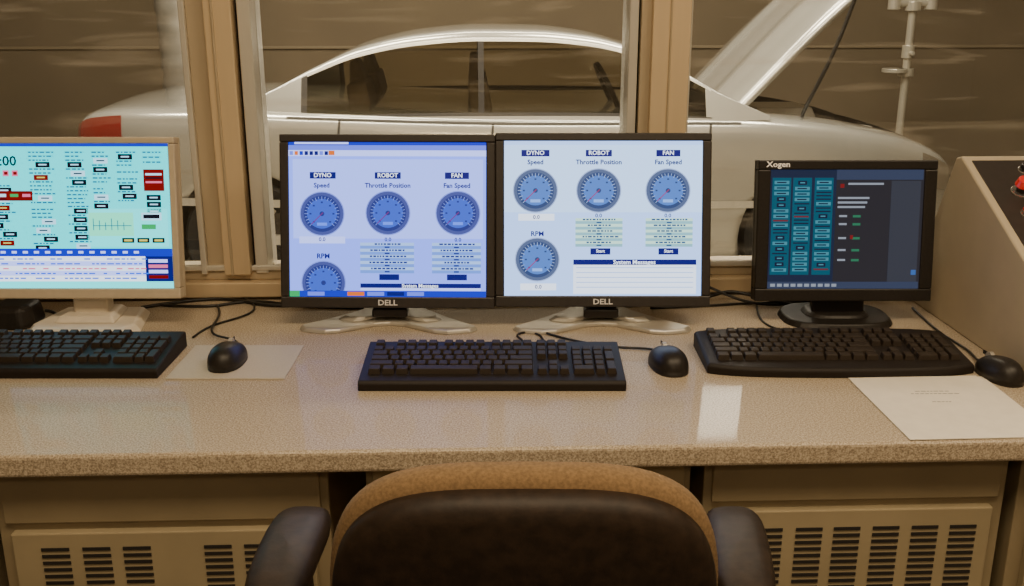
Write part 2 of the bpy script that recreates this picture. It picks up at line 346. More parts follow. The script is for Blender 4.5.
def fill2(sc):
    sc.rect(288, 142, 488, 299, bg2, 0); sc.rect(294, 160, 484, 240, bg2b, 1)
    sc.rect(288, 142, 488, 146, bar2, 2); sc.rect(288, 146, 488, 151, tb, 2); sc.rect(288, 151, 488, 157, lilac, 2)
    for i in range(9): sc.rect(291+i*5, 152, 294.5+i*5, 156, random.choice([navy, orange, tb, bar2]), 3)
    sc.rect(330, 151.5, 336, 156, orange, 3); sc.rect(296, 143, 350, 145, lilac, 3)
    for t, u, w in (('DYNO', 324, 13), ('ROBOT', 389, 13), ('FAN', 458, 12)):
        sc.rect(u-w, 173, u+w, 179.6, navy, 2); sc.text(t, u, 176.3, 4.3, white)
    for t, u in (('Speed', 323), ('Throttle Position', 389), ('Fan Speed', 458)): sc.text(t, u, 186.5, 4.7, navy, off=.028)
    for u, v in ((323, 215), (389, 214), (459, 214), (324, 285)): sc.gauge(u, v, G2)
    sc.rect(300, 238, 346, 245, lilac, 2)
    for u in (323, 389, 459): sc.text('0.0', u, 241, 4, navy)
    sc.text('RPM', 324, 258, 5, navy, off=.028)
    c = (E('px_t3', 150, 176, 222, S), E('px_t4', 104, 130, 200, S)); ink = E('px_tink2', 44, 52, 104, S)
    table(sc, 361, 244, 415, 275, c, ink); table(sc, 433, 244, 482, 275, c, ink)
    for u in (390, 458): sc.rect(u-10, 276, u+10, 282, navy, 3)
    sc.rect(361, 285.5, 482, 290, navy, 2); sc.text('System Messages', 421, 287.8, 3.8, white); sc.rect(361, 290, 482, 292.5, lilac, 2)
    sc.rect(288, 293, 488, 299, bar2, 7.5); sc.rect(288, 293, 300, 299, green, 8)
    for i in range(6): sc.rect(308+i*20, 294, 325+i*20, 298, (tb, bar2, orange, tb, navy, tb)[i], 8)
cyan = E('px_cyan', 84, 216, 222, S); cyan2 = E('px_cyan2', 120, 226, 230, S); dred = E('px_dred', 115, 25, 35, 1.2); yel = E('px_yel', 205, 195, 130, 1.6); blue1 = E('px_blue1', 60, 90, 195, S); pale = E('px_pale', 175, 215, 235, S); pink = E('px_pink', 190, 110, 135, S); slate = E('px_slate', 50, 95, 125, S)
def fill1(sc):
    sc.rect(-10, 140, 175, 290, cyan, 0); sc.rect(-10, 140, 175, 145, bar2, 1)
    sc.text('0:00:00', 6, 160, 10, blackpx)
    for i in range(4): sc.rect(-6+i*9, 169, 0+i*9, 175, pink, 3); sc.rect(-4.5+i*9, 170.5, -1+i*9, 173.5, dred, 4)
    R = random.Random(11)
    def words(u0, u1, v, m=slate):
        x = u0
        while x < u1: l = R.uniform(1.5, 5); sc.rect(x, v, min(x+l, u1), v+1.5, m, 2); x += l+1.2
    def chip(u, v, k=0):
        sc.rect(u, v, u+14, v+5.5, (blackpx, dred, pale)[k], 2); sc.rect(u+3, v+2.0, u+11, v+3.3, (pale, yel, blackpx)[k], 3)
    cols = ((-8, 24), (38, 64), (74, 96), (100, 118), (124, 146))
    for ci, (a, c) in enumerate(cols):
        v = 184 if ci == 0 else 150
        vend = 246 if ci < 3 else 205
        while v < vend:
            k = R.random()
            words(a, c-R.uniform(0, 8), v)
            if k < .5: chip(a+R.uniform(0, max(1, c-a-15)), v+2.6, R.choice([0, 0, 0, 1, 2])); v += 9
            elif k < .6: v += 7
            else: v += 4
    sc.rect(2, 190, 40, 200, dred, 3)
    for i in range(3): sc.rect(6+i*12, 193, 14+i*12, 196, (pale, green, pink)[i], 4)
    sc.rect(150, 168, 170, 190, dred, 4); sc.rect(152, 172, 168, 174, pale, 5); sc.rect(152, 180, 168, 182, pink, 5); sc.rect(152, 176, 168, 177.5, blackpx, 5)
    for i in range(3): words(150, 168, 150+i*5); chip(152, 194+i*7, 0)
    sc.rect(92, 208, 172, 247, cyan2, 2); sc.rect(94, 212, 138, 236, E('px_lg', 130, 220, 190, S), 3)
    for i in range(3): sc.rect(126+i*15, 238, 138+i*15, 243, blackpx, 4); sc.rect(128+i*15, 239.5, 136+i*15, 241.5, yel, 5)
    for i in range(6): sc.rect(98+i*6, 218+i % 3*2, 98.8+i*6, 230, slate, 4)
    sc.rect(98, 225, 136, 225.8, slate, 4); sc.rect(146, 212, 166, 220, pale, 4); sc.rect(148, 214, 164, 218, blackpx, 5); sc.rect(146, 224, 160, 229, green, 4)
    sc.rect(-10, 249, 175, 257, bar2, 4)
    for i in range(14): sc.rect(-6+i*11, 251.5, -1+i*11, 254, lilac, 5)
    sc.rect(-10, 257, 148, 283, white, 4)
    for i in range(5):
        if i % 2: sc.rect(-10, 257+i*5, 148, 262+i*5, lilac, 4.5)
        x = -8
        while x < 146:
            l = R.uniform(2, 7)
            if R.random() < .75: sc.rect(x, 259+i*5, x+l, 260.4+i*5, pink if i == 2 else blue1, 6)
            x += l+1.5
    sc.rect(148, 257, 175, 283, navy, 4)
    for i in range(4): sc.rect(151, 260+i*5.5, 170, 263.5+i*5.5, (lilac, pink, lilac, dred)[i], 5)
    sc.rect(-10, 283, 175, 290, cyan2, 4)
q4 = .85
dk = E('px_dk', 48, 48, 56, q4, 1.1); dk2 = E('px_dk2', 62, 72, 98, q4, 1.1); teal = E('px_teal', 50, 92, 110, q4); tl = E('px_tl', 92, 142, 158, .95); gr4 = E('px_gr4', 70, 125, 100, q4); lt4 = E('px_lt4', 150, 158, 172, 1.0, 1.1); rd4 = E('px_rd4', 125, 52, 55, .9); bl4 = E('px_bl4', 80, 110, 170, .9); nv4 = E('px_nv4b', 28, 34, 60, q4)
def fill4(sc):
    sc.rect(762, 166, 924, 290, dk, 0); sc.rect(764, 168, 832, 288, E('px_navy4', 36, 46, 68, q4), 1)
    R = random.Random(3)
    for c, u in enumerate((769, 790, 812)):
        sc.rect(u-2, 177, u+17, 274, teal, 2)
        v = 180
        while v < 268:
            k = R.random()
            if k < .6: sc.rect(u, v, u+15, v+3.4, tl, 3); sc.rect(u+2.5, v+1.1, u+12, v+2.3, nv4, 4); v += 5.4
            elif k < .8: sc.rect(u+3, v, u+12, v+4, nv4, 3); sc.rect(u+5, v+1.3, u+10, v+2.6, tl, 4); v += 6
            else: sc.rect(u, v, u+15, v+1.2, rd4 if R.random() < .4 else nv4, 3); v += 3.4
    sc.rect(832, 168, 920, 179, dk2, 2); sc.rect(836, 183, 840, 187, rd4, 3); sc.rect(844, 182, 880, 184, lt4, 3)
    for i in range(3): sc.rect(834, 196+i*4.5, 866-i*2, 198+i*4.5, lt4, 3)
    for i, v in enumerate((214, 222, 236, 248, 258)):
        sc.rect(850, v, 858, v+2.4, gr4, 3); sc.rect(836, v, 844, v+2.0, lt4, 3)
    sc.rect(848, 234, 851, 238, rd4, 4)
    sc.rect(888, 180, 918, 281, E('px_dk5', 62, 66, 78, q4, 1.1), 2)
    sc.rect(912, 269, 917, 274, bl4, 3); sc.rect(764, 281, 920, 288, dk2, 4)
    for i in range(10): sc.rect(768+i*7, 283, 773+i*7, 286, lt4, 5)
M_logo = mat('logo_silver', (.75, .72, .66), .35, .3, emis=(.6, .6, .55), estr=.12)
def place(xc, yc): x, y = W(xc, yc); return (x, y, DZ)
computer_monitor((-6, 142, 175, 290), place(-.807, 1.80), math.radians(9), .301, .062, fill1, foot='beige', Wd=.368, mb=M_beige, side=.013, top=.012, bot=.020)
computer_monitor((290, 143, 487, 299), place(-.235, 1.803), math.radians(13), .326, .043, fill2, rz=-PSI-.015, logo=('DELL', .0145, 0, .0095, M_logo))
computer_monitor((504, 142, 701, 299), place(.1710, 1.80), math.radians(13), .326, .046, fill3, logo=('DELL', .0145, 0, .0095, M_logo))
computer_monitor((765, 169, 921, 288), place(.633, 1.83), math.radians(9), .268, .048, fill4, foot='oval', Wd=.338, mb=M_blk, side=.024, top=.018, bot=.024, logo=('Xogen', .0145, -.132, .2595, mat('label_white', (.8, .75, .65), .6, emis=(.8, .7, .6), estr=.3)))

# ------------------------------------------------------------------ keyboards
def keyboard(xc, yc, curvy=False, wd=.431, rz=-PSI):
    e = empty('keyboard', place(xc, yc), rz); U = .0181 if not curvy else .0183
    D = .160; b = MB(); hw = wd/2
    def top(y): return .018+.014*(y+D/2)/D
    if not curvy:
        prof = [(-D/2, .0), (D/2, .0), (D/2, .027), (D/2-.006, .031), (-D/2+.004, .017), (-D/2, .012)]
        b.prism(prof, -hw, hw, M_keyb, axis='x')
    else:
        n = 24; out = []
        for i in range(n+1):
            t = -1+2*i/n; out.append((hw*t, -D/2-.008*(1-t*t)+.014*abs(t)**6))
        for i in range(n+1):
            t = 1-2*i/n; out.append((hw*t, D/2+.006*(1-t*t)-.010*abs(t)**8))
        N = len(out)
        b.add([(x, y, 0) for x, y in out]+[(x, y, top(y)-.006) for x, y in out]+[(x*.985, y*.96, top(y)-.001) for x, y in out],
              [list(range(N))[::-1], list(range(2*N, 3*N))]+[(i, (i+1) % N, N+(i+1) % N, N+i) for i in range(N)]+[(N+i, N+(i+1) % N, 2*N+(i+1) % N, 2*N+i) for i in range(N)], M_keyb)
    b.obj('case', e, .002)
    b = MB(); X0 = -11.25*U; Y0 = D/2-.014
    rows = [[(0, 1), (2, 1), (3, 1), (4, 1), (5, 1), (6.5, 1), (7.5, 1), (8.5, 1), (9.5, 1), (11, 1), (12, 1), (13, 1), (14, 1), (15.25, 1), (16.25, 1), (17.25, 1)]]
    rows.append([(i, 1) for i in range(13)]+[(13, 2), (15.25, 1), (16.25, 1), (17.25, 1), (18.5, 1), (19.5, 1), (20.5, 1), (21.5, 1)])
    rows.append([(0, 1.5)]+[(1.5+i, 1) for i in range(12)]+[(13.5, 1.5), (15.25, 1), (16.25, 1), (17.25, 1), (18.5, 1), (19.5, 1), (20.5, 1), (21.5, 1, 2)])
    rows.append([(0, 1.75)]+[(1.75+i, 1) for i in range(11)]+[(12.75, 2.25), (18.5, 1), (19.5, 1), (20.5, 1)])
    rows.append([(0, 2.25)]+[(2.25+i, 1) for i in range(10)]+[(12.25, 2.75), (16.25, 1), (18.5, 1), (19.5, 1), (20.5, 1), (21.5, 1, 2)])
    rows.append([(0, 1.25), (1.25, 1.25), (2.5, 1.25), (3.75, 6.25), (10, 1.25), (11.25, 1.25), (12.5, 1.25), (13.75, 1.25), (15.25, 1), (16.25, 1), (17.25, 1), (18.5, 2), (20.5, 1)])
    KU = .0190
    for ri, row in enumerate(rows):
        yb = Y0-ri*KU-(0.006 if ri > 0 else 0)
        for k in row:
            h = k[2] if len(k) > 2 else 1
            x0 = X0+k[0]*U+.0005; x1 = X0+(k[0]+k[1])*U-.0005; y1 = yb-.0006; y0 = yb-KU*h+.0006
            zt = top((y0+y1)/2); t = .0022; z0 = zt-.004; z1 = zt+.0075; tilt = .0008
            b.add([(x0, y0, z0), (x1, y0, z0), (x1, y1, z0), (x0, y1, z0), (x0+t, y0+t*1.1, z1-tilt), (x1-t, y0+t*1.1, z1-tilt), (x1-t, y1-t*.7, z1+tilt), (x0+t, y1-t*.7, z1+tilt)],
                  [(3, 2, 1, 0), (4, 5, 6, 7), (0, 1, 5, 4), (1, 2, 6, 5), (2, 3, 7, 6), (3, 0, 4, 7)], M_key)
    b.obj('keys', e, .0007, 1)
    return e
keyboard(-.803, 1.628); keyboard(-.032, 1.573); keyboard(.552, 1.638, True, .448)

# ------------------------------------------------------------------ mice
def mouse(xc, yc, pts, rz=0.0, wd=.058, ln=.104, name='computer_mouse'):
    e = empty(name, place(xc, yc), rz); b = MB(); n, m_ = 28, 12; vs = []; fs = []
    for j in range(m_+1):
        ph = (math.pi/2)*j/m_
        for i in range(n):
            a = 2*math.pi*i/n; c, s_ = math.cos(a), math.sin(a); r = math.cos(ph)**.75
            x = wd/2*r*math.copysign(abs(c)**.85, c); y = ln/2*r*math.copysign(abs(s_)**.85, s_)
            z = .006+.030*math.sin(ph)*(1-.25*(y/(ln/2)))
            vs.append((x, y, z))
    for j in range(m_):
        for i in range(n): fs.append((j*n+i, j*n+(i+1) % n, (j+1)*n+(i+1) % n, (j+1)*n+i))
    fs.append([i for i in range(n)][::-1])
    vs += [(v[0], v[1], 0.0) for v in vs[:n]]; o = (m_+1)*n
    for i in range(n): fs.append((o+i, o+(i+1) % n, (i+1) % n, i))
    b.add(vs, fs, M_blk); b.obj('shell', e, smooth=True)
    b = MB(); b.box((-.0006, .004, .025), (.0006, .048, .0315), M_dark); b.cyl((-.0035, .028, .026), .0085, .007, M_silp, axis='x', n=20); b.obj('scroll_wheel', e)
    c = [(0, ln/2-.002, .010), (0, ln/2+.015, .006)]
    loc = e.location
    for p in pts:
        wx, wy = W(p[0], p[1]); v = Matrix.Rotation(-rz, 3, 'Z') @ Vector((wx-loc[0], wy-loc[1], 0)); c.append((v.x, v.y, .0035 if len(p) < 3 else p[2]))
    cable('cord', c, .0022, parent=e); return e
mouse(-.489, 1.616, [(-.50, 1.73), (-.55, 1.74), (-.575, 1.80), (-.57, 1.88), (-.60, 1.94)], rz=-.05, wd=.060).location.z = DZ+.0035
mouse(.267, 1.604, [(.24, 1.69), (.20, 1.69), (.14, 1.71), (.07, 1.76), (.06, 1.78)], rz=.1, wd=.062)
mouse(.810, 1.556, [(.815, 1.66), (.808, 1.72), (.800, 1.78), (.805, 1.86), (.81, 1.93)], rz=.12, wd=.056, ln=.098)
x, y = W(-.468, 1.625); e = empty('mouse_pad', (x, y, DZ), -PSI)
b = MB(); b.box((-.105, -.082, 0), (.092, .082, .003), M_pad); b.obj('pad', e, .001)

# papers
x, y = W(.670, 1.432); e = empty('paper_stack', (x, y, DZ), -.02)
b = MB(); b.box((-.104, -.118, 0.0002), (.116, .122, .0012), M_paper); n0 = len(b.v)
b.box((-.108, -.120, .0013), (.108, .120, .0024), M_paper); b.xform(Matrix.Rotation(.03, 4, 'Z'), n0); b.obj('sheets', e)
b = MB(); R = random.Random(2)
for z_, w_ in ((.055, .05), (.045, .07), (.012, .03)):
    x_ = -w_/2
    while x_ < w_/2:
        l = R.uniform(.003, .008); b.box((x_, z_, .0024), (x_+l, z_+.002, .0026), M_ink); x_ += l+.002
b.obj('print', e)

# ------------------------------------------------------------------ console
e = empty('operator_console', (0, 0, DZ)); b = MB()
X0, X1 = .838, 1.55
ZB_, ZF_ = .322, .145
prof = [(1.47, 0), (1.985, 0), (1.965, .05), (1.845, .317), (1.825, ZB_), (1.48, ZF_)]
b.prism(prof, X0, X1, M_con, axis='x'); b.obj('housing', e, .004, 3)
b = MB()
sl = (ZB_-ZF_)/(1.825-1.48); nrm = Vector((0, -sl, 1)).normalized()
def onslope(y, off=0): return (y+nrm.y*off, ZF_+(y-1.48)*sl+nrm.z*off)
y0, z0 = onslope(1.505, .0015); y1, z1 = onslope(1.812, .0015); y2, z2 = onslope(1.812, -.004); y3, z3 = onslope(1.505, -.004)
b.prism([(y0, z0), (y3, z3), (y2, z2), (y1, z1)], X0+.014, X1-.03, M_conp, axis='x'); b.obj('control_panel', e, .001)
b = MB(); rot = nrm.to_track_quat('Z', 'Y').to_matrix().to_4x4()
def button(x, y, m, r=.014, h=.022):
    yy, zz = onslope(y, .001); s = len(b.v)
    b.cyl((0, 0, 0), r*1.15, .005, M_chr); b.cyl((0, 0, .005), r*.6, h*.5, M_blk); b.cyl((0, 0, .004+h*.5), r, h*.5, m, r2=r*.8)
    b.xform(Matrix.Translation((x, yy, zz)) @ rot, s)
button(.903, 1.725, M_red, .015, .026); button(.889, 1.670, M_red, .010, .014); button(.935, 1.78, M_blk, .010, .012)
button(.985, 1.73, M_red, .015, .026); button(1.03, 1.66, M_blk, .012); button(.89, 1.61, M_blk); button(.985, 1.61, M_red, .012)
for q in range(4): button(1.08+.09*q, 1.76, M_blk); button(1.12+.09*q, 1.68, M_red if q % 2 else M_blk, .012)
b.obj('push_buttons', e, .001)

# small power adapter at left, cables
x, y = W(-.955, 1.835); e = empty('power_adapter', (x, y, DZ)); b = MB()
b.prism([(-.045, -.045), (.028, -.045), (.043, -.02), (.043, .03), (.03, .05), (-.045, .05)], 0, .044, M_blk, scale_top=.82); b.obj('case', e, .010, 3)
def cw(name, pts, r=.003):
    return cable(name, [(*W(p[0], p[1]), DZ+(p[2] if len(p) > 2 else r+.0005)) for p in pts], r)
cw('power_cable', [(-.912, 1.86, .02), (-.890, 1.87, .015), (-.868, 1.82), (-.870, 1.77), (-.93, 1.76), (-.99, 1.77)])
cw('power_cable', [(-.75, 1.93), (-.66, 1.99), (-.58, 2.0), (-.50, 1.93), (-.40, 1.96), (-.25, 1.97), (0, 1.98), (.3, 1.97)], .0035)
cw('power_cable', [(-.72, 1.95), (-.62, 1.93), (-.58, 1.96), (-.52, 1.99), (-.42, 1.93), (-.3, 1.93)])
cw('power_cable', [(-.59, 1.75), (-.585, 1.82), (-.54, 1.85), (-.50, 1.93), (-.56, 2.0)], .0022)
cw('power_cable', [(.20, 1.93), (.32, 1.98), (.40, 1.97), (.45, 2.0, .03), (.52, 1.96, .01), (.60, 1.93)], .0035)
cw('power_cable', [(.36, 1.985, .05), (.42, 1.975, .03), (.47, 1.94), (.56, 1.95), (.63, 1.96)], .0028)
cw('power_cable', [(.28, 1.93), (.38, 1.94), (.45, 1.96), (.55, 1.97), (.66, 1.98)], .0025)
cw('keyboard_cable', [(-.0, 1.665, .02), (.01, 1.70), (.03, 1.73), (.00, 1.76), (.03, 1.79), (.06, 1.76), (.055, 1.72), (.08, 1.72)], .002)
cw('keyboard_cable', [(.55, 1.73, .015), (.54, 1.76), (.49, 1.80), (.48, 1.86), (.50, 1.95)], .002)

# ------------------------------------------------------------------ chair
xx, yy = W(.014, 1.03); ch = empty('office_chair', (xx, yy, 0), -PSI)
def superpad(wx, hz, prof, m, cx=0, cz=0, curve=.35, p=3.2, n=72, sag=0):
    b = MB(); vs = []; fs = []
    for (sc_, yv, inset) in prof:
        for i in range(n):
            a = 2*math.pi*i/n; c, s_ = math.cos(a), math.sin(a)
            x = math.copysign(abs(c)**(2/p), c); z = math.copysign(abs(s_)**(2/p), s_)
            x = x*max(wx*sc_-inset, 0); z = z*max(hz*sc_-inset, 0)
            z_ = z + sag*(1-(x/wx)**2)*(1 if z > 0 else 0)*max(z/hz, 0)
            vs.append((cx+x, yv+curve*x*x, cz+z_))
    for j in range(len(prof)-1):
        for i in range(n): fs.append((j*n+i, j*n+(i+1) % n, (j+1)*n+(i+1) % n, (j+1)*n+i))
    fs.append(list(range(n))[::-1]); fs.append([(len(prof)-1)*n+i for i in range(n)])
    b.add(vs, fs, m); return b
BR = math.radians(8)
cush = superpad(.226, .219, [(0.0, .008, 0), (.5, .008, 0), (1, .008, .018), (1, .012, .006), (1, .020, .001), (1, .03, 0), (1, .042, .001), (1, .052, .008), (1, .058, .02), (.6, .062, 0), (.0, .064, 0)], M_tan, cz=.217, sag=.014, p=3.7, curve=.28)
o = cush.obj('back_cushion', ch, smooth=True); o.location = (0, -.012, .420); o.rotation_euler = (BR, 0, 0)
shell = superpad(.220, .211, [(0.0, -.026, 0), (.5, -.025, 0), (.88, -.022, 0), (1, -.017, .010), (1, -.010, .003), (1, .0, 0), (1, .012, .0), (1, .017, .003), (.5, .018, 0), (0, .018, 0)], M_leather, cz=.211, sag=.012, p=3.7, curve=.28)
o = shell.obj('back_shell', ch, smooth=True); o.location = (0, -.012, .422); o.rotation_euler = (BR, 0, 0)
seat = superpad(.245, .195, [(0, 0, 0), (.6, 0, 0), (1, 0, .03), (1, .02, .006), (1, .045, 0), (1, .065, .008), (1, .075, .03), (.5, .08, 0), (0, .08, 0)], M_tan, curve=0.0)
seat.xform(Matrix(((1, 0, 0, 0), (0, 0, 1, .22), (0, 1, 0, .40), (0, 0, 0, 1))))
seat.obj('seat', ch, smooth=True)
for sx in (-1, 1):
    b = MB(); n = 28; vs = []; fs = []; prof = [(0, 0), (.8, .0), (1, .008), (1.04, .018), (1, .028), (.86, .036), (.5, .040), (0, .041)]
    cxp = -.290 if sx < 0 else .266
    for r, z in prof:
        for i in range(n):
            a = 2*math.pi*i/n; c, s_ = math.cos(a), math.sin(a)
            y = .125*r*math.copysign(abs(s_)**.6, s_); x = (.037+.005*(s_))*r*math.copysign(abs(c)**.65, c)
            vs.append((cxp+x+(.002 if sx < 0 else .014)*(y/.13), .055+y, .680+z-.010*(y/.13)**2*(1 if y > 0 else 1.8)))
    for j in range(len(prof)-1):
        for i in range(n): fs.append((j*n+i, j*n+(i+1) % n, (j+1)*n+(i+1) % n, (j+1)*n+i))
    fs.append(list(range(n))[::-1]); b.add(vs, fs, M_leather); b.obj('arm_pad_%d' % (1 if sx < 0 else 2), ch, smooth=True)
    cable('arm_post_%d' % (1 if sx < 0 else 2), [(cxp, .10, .685), (sx*.295, .13, .60), (sx*.30, .16, .50), (sx*.26, .18, .41), (sx*.12, .20, .39)], .018, M_blk, ch)
cable('back_bar', [(0, -.03, .60), (0, -.06, .50), (0, -.04, .40), (0, .06, .375), (0, .22, .38)], .022, M_blk, ch)
b = MB(); b.cyl((0, .22, .09), .028, .30, M_blk); b.cyl((0, .22, .07), .045, .05, M_blk)
for k in range(5):
    a = 2*math.pi*k/5+.3; s = len(b.v)
    b.box((.03, -.022, .07), (.23, .022, .105), M_blk, .006); b.cyl((.22, -.012, .028), .028, .024, M_blk, axis='y'); b.cyl((.22, 0, .05), .008, .03, M_blk)
    b.xform(Matrix.Translation((0, .22, 0)) @ Matrix.Rotation(a, 4, 'Z'), s)
b.obj('star_base', ch, .003)

# ------------------------------------------------------------------ car
car = empty('car', (.18, 6.30, -.28), 0)
def interp(tab, x):
    n = len(tab)
    if x <= tab[0][0]: return tab[0][1]
    if x >= tab[-1][0]: return tab[-1][1]
    for i in range(n-1):
        if tab[i][0] <= x <= tab[i+1][0]:
            x0, y0 = tab[i]; x1, y1 = tab[i+1]; t = (x-x0)/(x1-x0)
            def sl(j):
                if j <= 0: return (tab[1][1]-tab[0][1])/(tab[1][0]-tab[0][0])
                if j >= n-1: return (tab[-1][1]-tab[-2][1])/(tab[-1][0]-tab[-2][0])
                a = (tab[j][1]-tab[j-1][1])/(tab[j][0]-tab[j-1][0]); c = (tab[j+1][1]-tab[j][1])/(tab[j+1][0]-tab[j][0])
                return 0 if a*c <= 0 else 2*a*c/(a+c)
            m0, m1_ = sl(i)*(x1-x0), sl(i+1)*(x1-x0)
            return (2*t**3-3*t*t+1)*y0+(t**3-2*t*t+t)*m0+(-2*t**3+3*t*t)*y1+(t**3-t*t)*m1_
ZT = [(-2.42, .90), (-2.39, .99), (-2.3, 1.035), (-2.1, 1.055), (-1.6, 1.06), (-1.2, 1.045), (0, 1.01), (1.2, 1.005), (1.6, .975), (2.1, .89), (2.37, .79), (2.50, .69), (2.55, .55)]
HW = [(-2.42, .74), (-2.38, .81), (-2.25, .86), (-2.0, .90), (-1.2, .925), (0, .93), (1.2, .925), (1.8, .91), (2.25, .83), (2.46, .71), (2.55, .54)]
ZB = [(-2.42, .40), (-2.3, .30), (-1.9, .22), (0, .19), (1.9, .21), (2.42, .26), (2.55, .34)]
def bsec(x, s):
    w, zt, zb = interp(HW, x), interp(ZT, x), interp(ZB, x); h = zt-zb
    Yt = [(0, 0), (.10, .90), (.16, .97), (.3, 1.0), (.45, 1.0), (.58, .985), (.66, .95), (.74, .86), (.86, .5), (1, 0)]
    Zt = [(0, 0), (.10, .0), (.16, .07), (.3, .32), (.45, .62), (.58, .86), (.66, .965), (.74, 1.0), (.86, 1.02), (1, 1.03)]
    return (w*interp(Yt, s), zb+h*interp(Zt, s))
xs = [-2.42, -2.41, -2.39, -2.35] + [-2.3+i*4.77/66 for i in range(67)] + [2.50, 2.525, 2.542, 2.55]
ss = [i/30 for i in range(31)]
b = MB(); vs = []; fs = []; NS = 60
for x in xs:
    for s in ss: y, z = bsec(x, s); vs.append((x, -y, z))
    for s in ss[-2:0:-1]: y, z = bsec(x, s); vs.append((x, y, z))
for j in range(len(xs)-1):
    for i in range(NS): fs.append((j*NS+i, j*NS+(i+1) % NS, (j+1)*NS+(i+1) % NS, (j+1)*NS+i))
fs.append(list(range(NS))); fs.append([(len(xs)-1)*NS+i for i in range(NS)][::-1])
b.add(vs, fs, M_paint); b.mi(M_engine); body = b.obj('body', car, smooth=True)
WR, XR, XF = .345, -1.50, 1.60
def cutter(build):
    c = MB(); c.mi(M_paint); build(c); o = c.obj('cut'); o.location = (0, 0, 0); o.parent = car; return o
cuts = [cutter(lambda c: c.cyl((XR, -1.2, WR), WR+.045, .52, M_engine, 'y', 40)), cutter(lambda c: c.cyl((XR, .68, WR), WR+.045, .52, M_engine, 'y', 40)),
        cutter(lambda c: c.cyl((XF, -1.2, WR), WR+.045, .52, M_engine, 'y', 40)), cutter(lambda c: c.cyl((XF, .68, WR), WR+.045, .52, M_engine, 'y', 40)),
        cutter(lambda c: c.box((1.2, -.64, .74), (2.26, .64, 1.4), M_engine))]
try:
    for c in cuts:
        md = body.modifiers.new('b', 'BOOLEAN'); md.object = c; md.operation = 'DIFFERENCE'; md.solver = 'EXACT'
    bpy.context.view_layer.update(); dg = bpy.context.evaluated_depsgraph_get()
    me = bpy.data.meshes.new_from_object(body.evaluated_get(dg))
    if len(me.polygons) > 1000: body.data = me
except Exception as ex: print('bool', ex)
body.modifiers.clear()
for c in cuts: bpy.data.objects.remove(c)
def patch(b, x0, x1, s0, s1, off, m, side=-1, nx=10, ns=5, skew=0):
    vs = []; fs = []
    for i in range(nx+1):
        for j in range(ns+1):
            s = s0+(s1-s0)*j/ns; x = x0+(x1-x0)*i/nx+skew*(s-s0); y, z = bsec(x, s); vs.append((x, side*(y+off), z+off*.2))
    for i in range(nx):
        for j in range(ns): a = i*(ns+1)+j; fs.append((a, a+1, a+ns+2, a+ns+1))
    b.add(vs, fs, m)
b = MB()
for sd in (-1, 1):
    patch(b, -2.418, -2.13, .44, .655, .006, M_tail, sd)
    patch(b, -2.40, -2.24, .48, .56, .010, M_tail2, sd)
    patch(b, 2.25, 2.52, .45, .62, .006, M_chr, sd)
b.obj('lamps', car, smooth=True)
b = MB(); M_seam = mat('panel_seam', (.05, .045, .04), .7)
for sd in (-1, 1):
    for x in (-1.02, -.2, .98): patch(b, x, x+.012, .2, .66, .003, M_seam, sd, 2, 10, .1)
    patch(b, -2.1, 2.1, .335, .36, .006, M_silv, sd, 40, 2)
    for x in (-.95, -.10): patch(b, x, x+.2, .565, .585, .02, M_chr, sd, 4, 2)
    patch(b, -1.25, 1.2, .648, .662, .004, M_seam, sd, 30, 2)
b.obj('body_trim', car, smooth=True)
# cabin
ZR = [(-1.56, 1.05), (-1.34, 1.155), (-1.12, 1.27), (-.86, 1.38), (-.55, 1.445), (-.22, 1.470), (.10, 1.466), (.38, 1.438), (.62, 1.378), (.84, 1.28), (1.10, 1.13), (1.36, 1.01)]
def csec(x):
    zr = interp(ZR, x); rail = max(.99+(zr-.99)*.945, .992); f = lambda z: .865-.44*(z-.99)
    out = []
    for k in (0, .06, .10, .4, .70, .90, .935, 1.0):
        z = .985+(rail-.985)*k; out.append((f(z), z))
    yr = out[-1][0]
    for k in (.35, .65, .88, 1): out.append((yr*(1-k)**.8*.97 if k < 1 else 0, rail+(zr-rail)*math.sin(k*math.pi/2)))
    return out
NX = 92; cx = [-1.56+i*2.92/NX for i in range(NX+1)]
b = MB(); secs = [csec(x) for x in cx]; K = len(secs[0])
for sd in (-1, 1):
    o = len(b.v); b.v += [(x, sd*y, z) for x, sc_ in zip(cx, secs) for y, z in sc_]
    for i in range(NX):
        xm = (cx[i]+cx[i+1])/2
        for j in range(K-1):
            m = M_paint
            if 2 <= j <= 4:
                if -1.14 < xm < -.24 or -.19 < xm < 1.02: m = M_cglass
                elif -.24 <= xm <= -.19: m = M_blk
            if (j in (1, 5)) and -1.18 < xm < 1.04: m = M_seam if j == 1 else M_silv
            if -1.17 < xm < -1.14 and 1 <= j <= 5: m = M_seam
            if j >= 8 and (-1.46 < xm < -1.06 or .64 < xm < 1.28): m = M_cglass
            b.f.append([o+i*K+j, o+(i+1)*K+j, o+(i+1)*K+j+1, o+i*K+j+1]); b.m.append(b.mi(m))
b.obj('cabin', car, smooth=True)
b = MB()   # interior
for x in (-.74, -.06):
    for y in (-.36, .36):
        s = len(b.v); b.box((-.07, -.25, .55), (.10, .25, 1.18), M_seat, .03); b.box((-.03, -.13, 1.17), (.06, .13, 1.30), M_seat, .02)
        b.xform(Matrix.Translation((x, y, 0)) @ Matrix.Rotation(-.16, 4, 'Y'), s)
b.box((.85, -.7, .95), (1.15, .7, 1.06), M_engine)
b.obj('seats', car, .02, 3)
b = MB(); n = 28
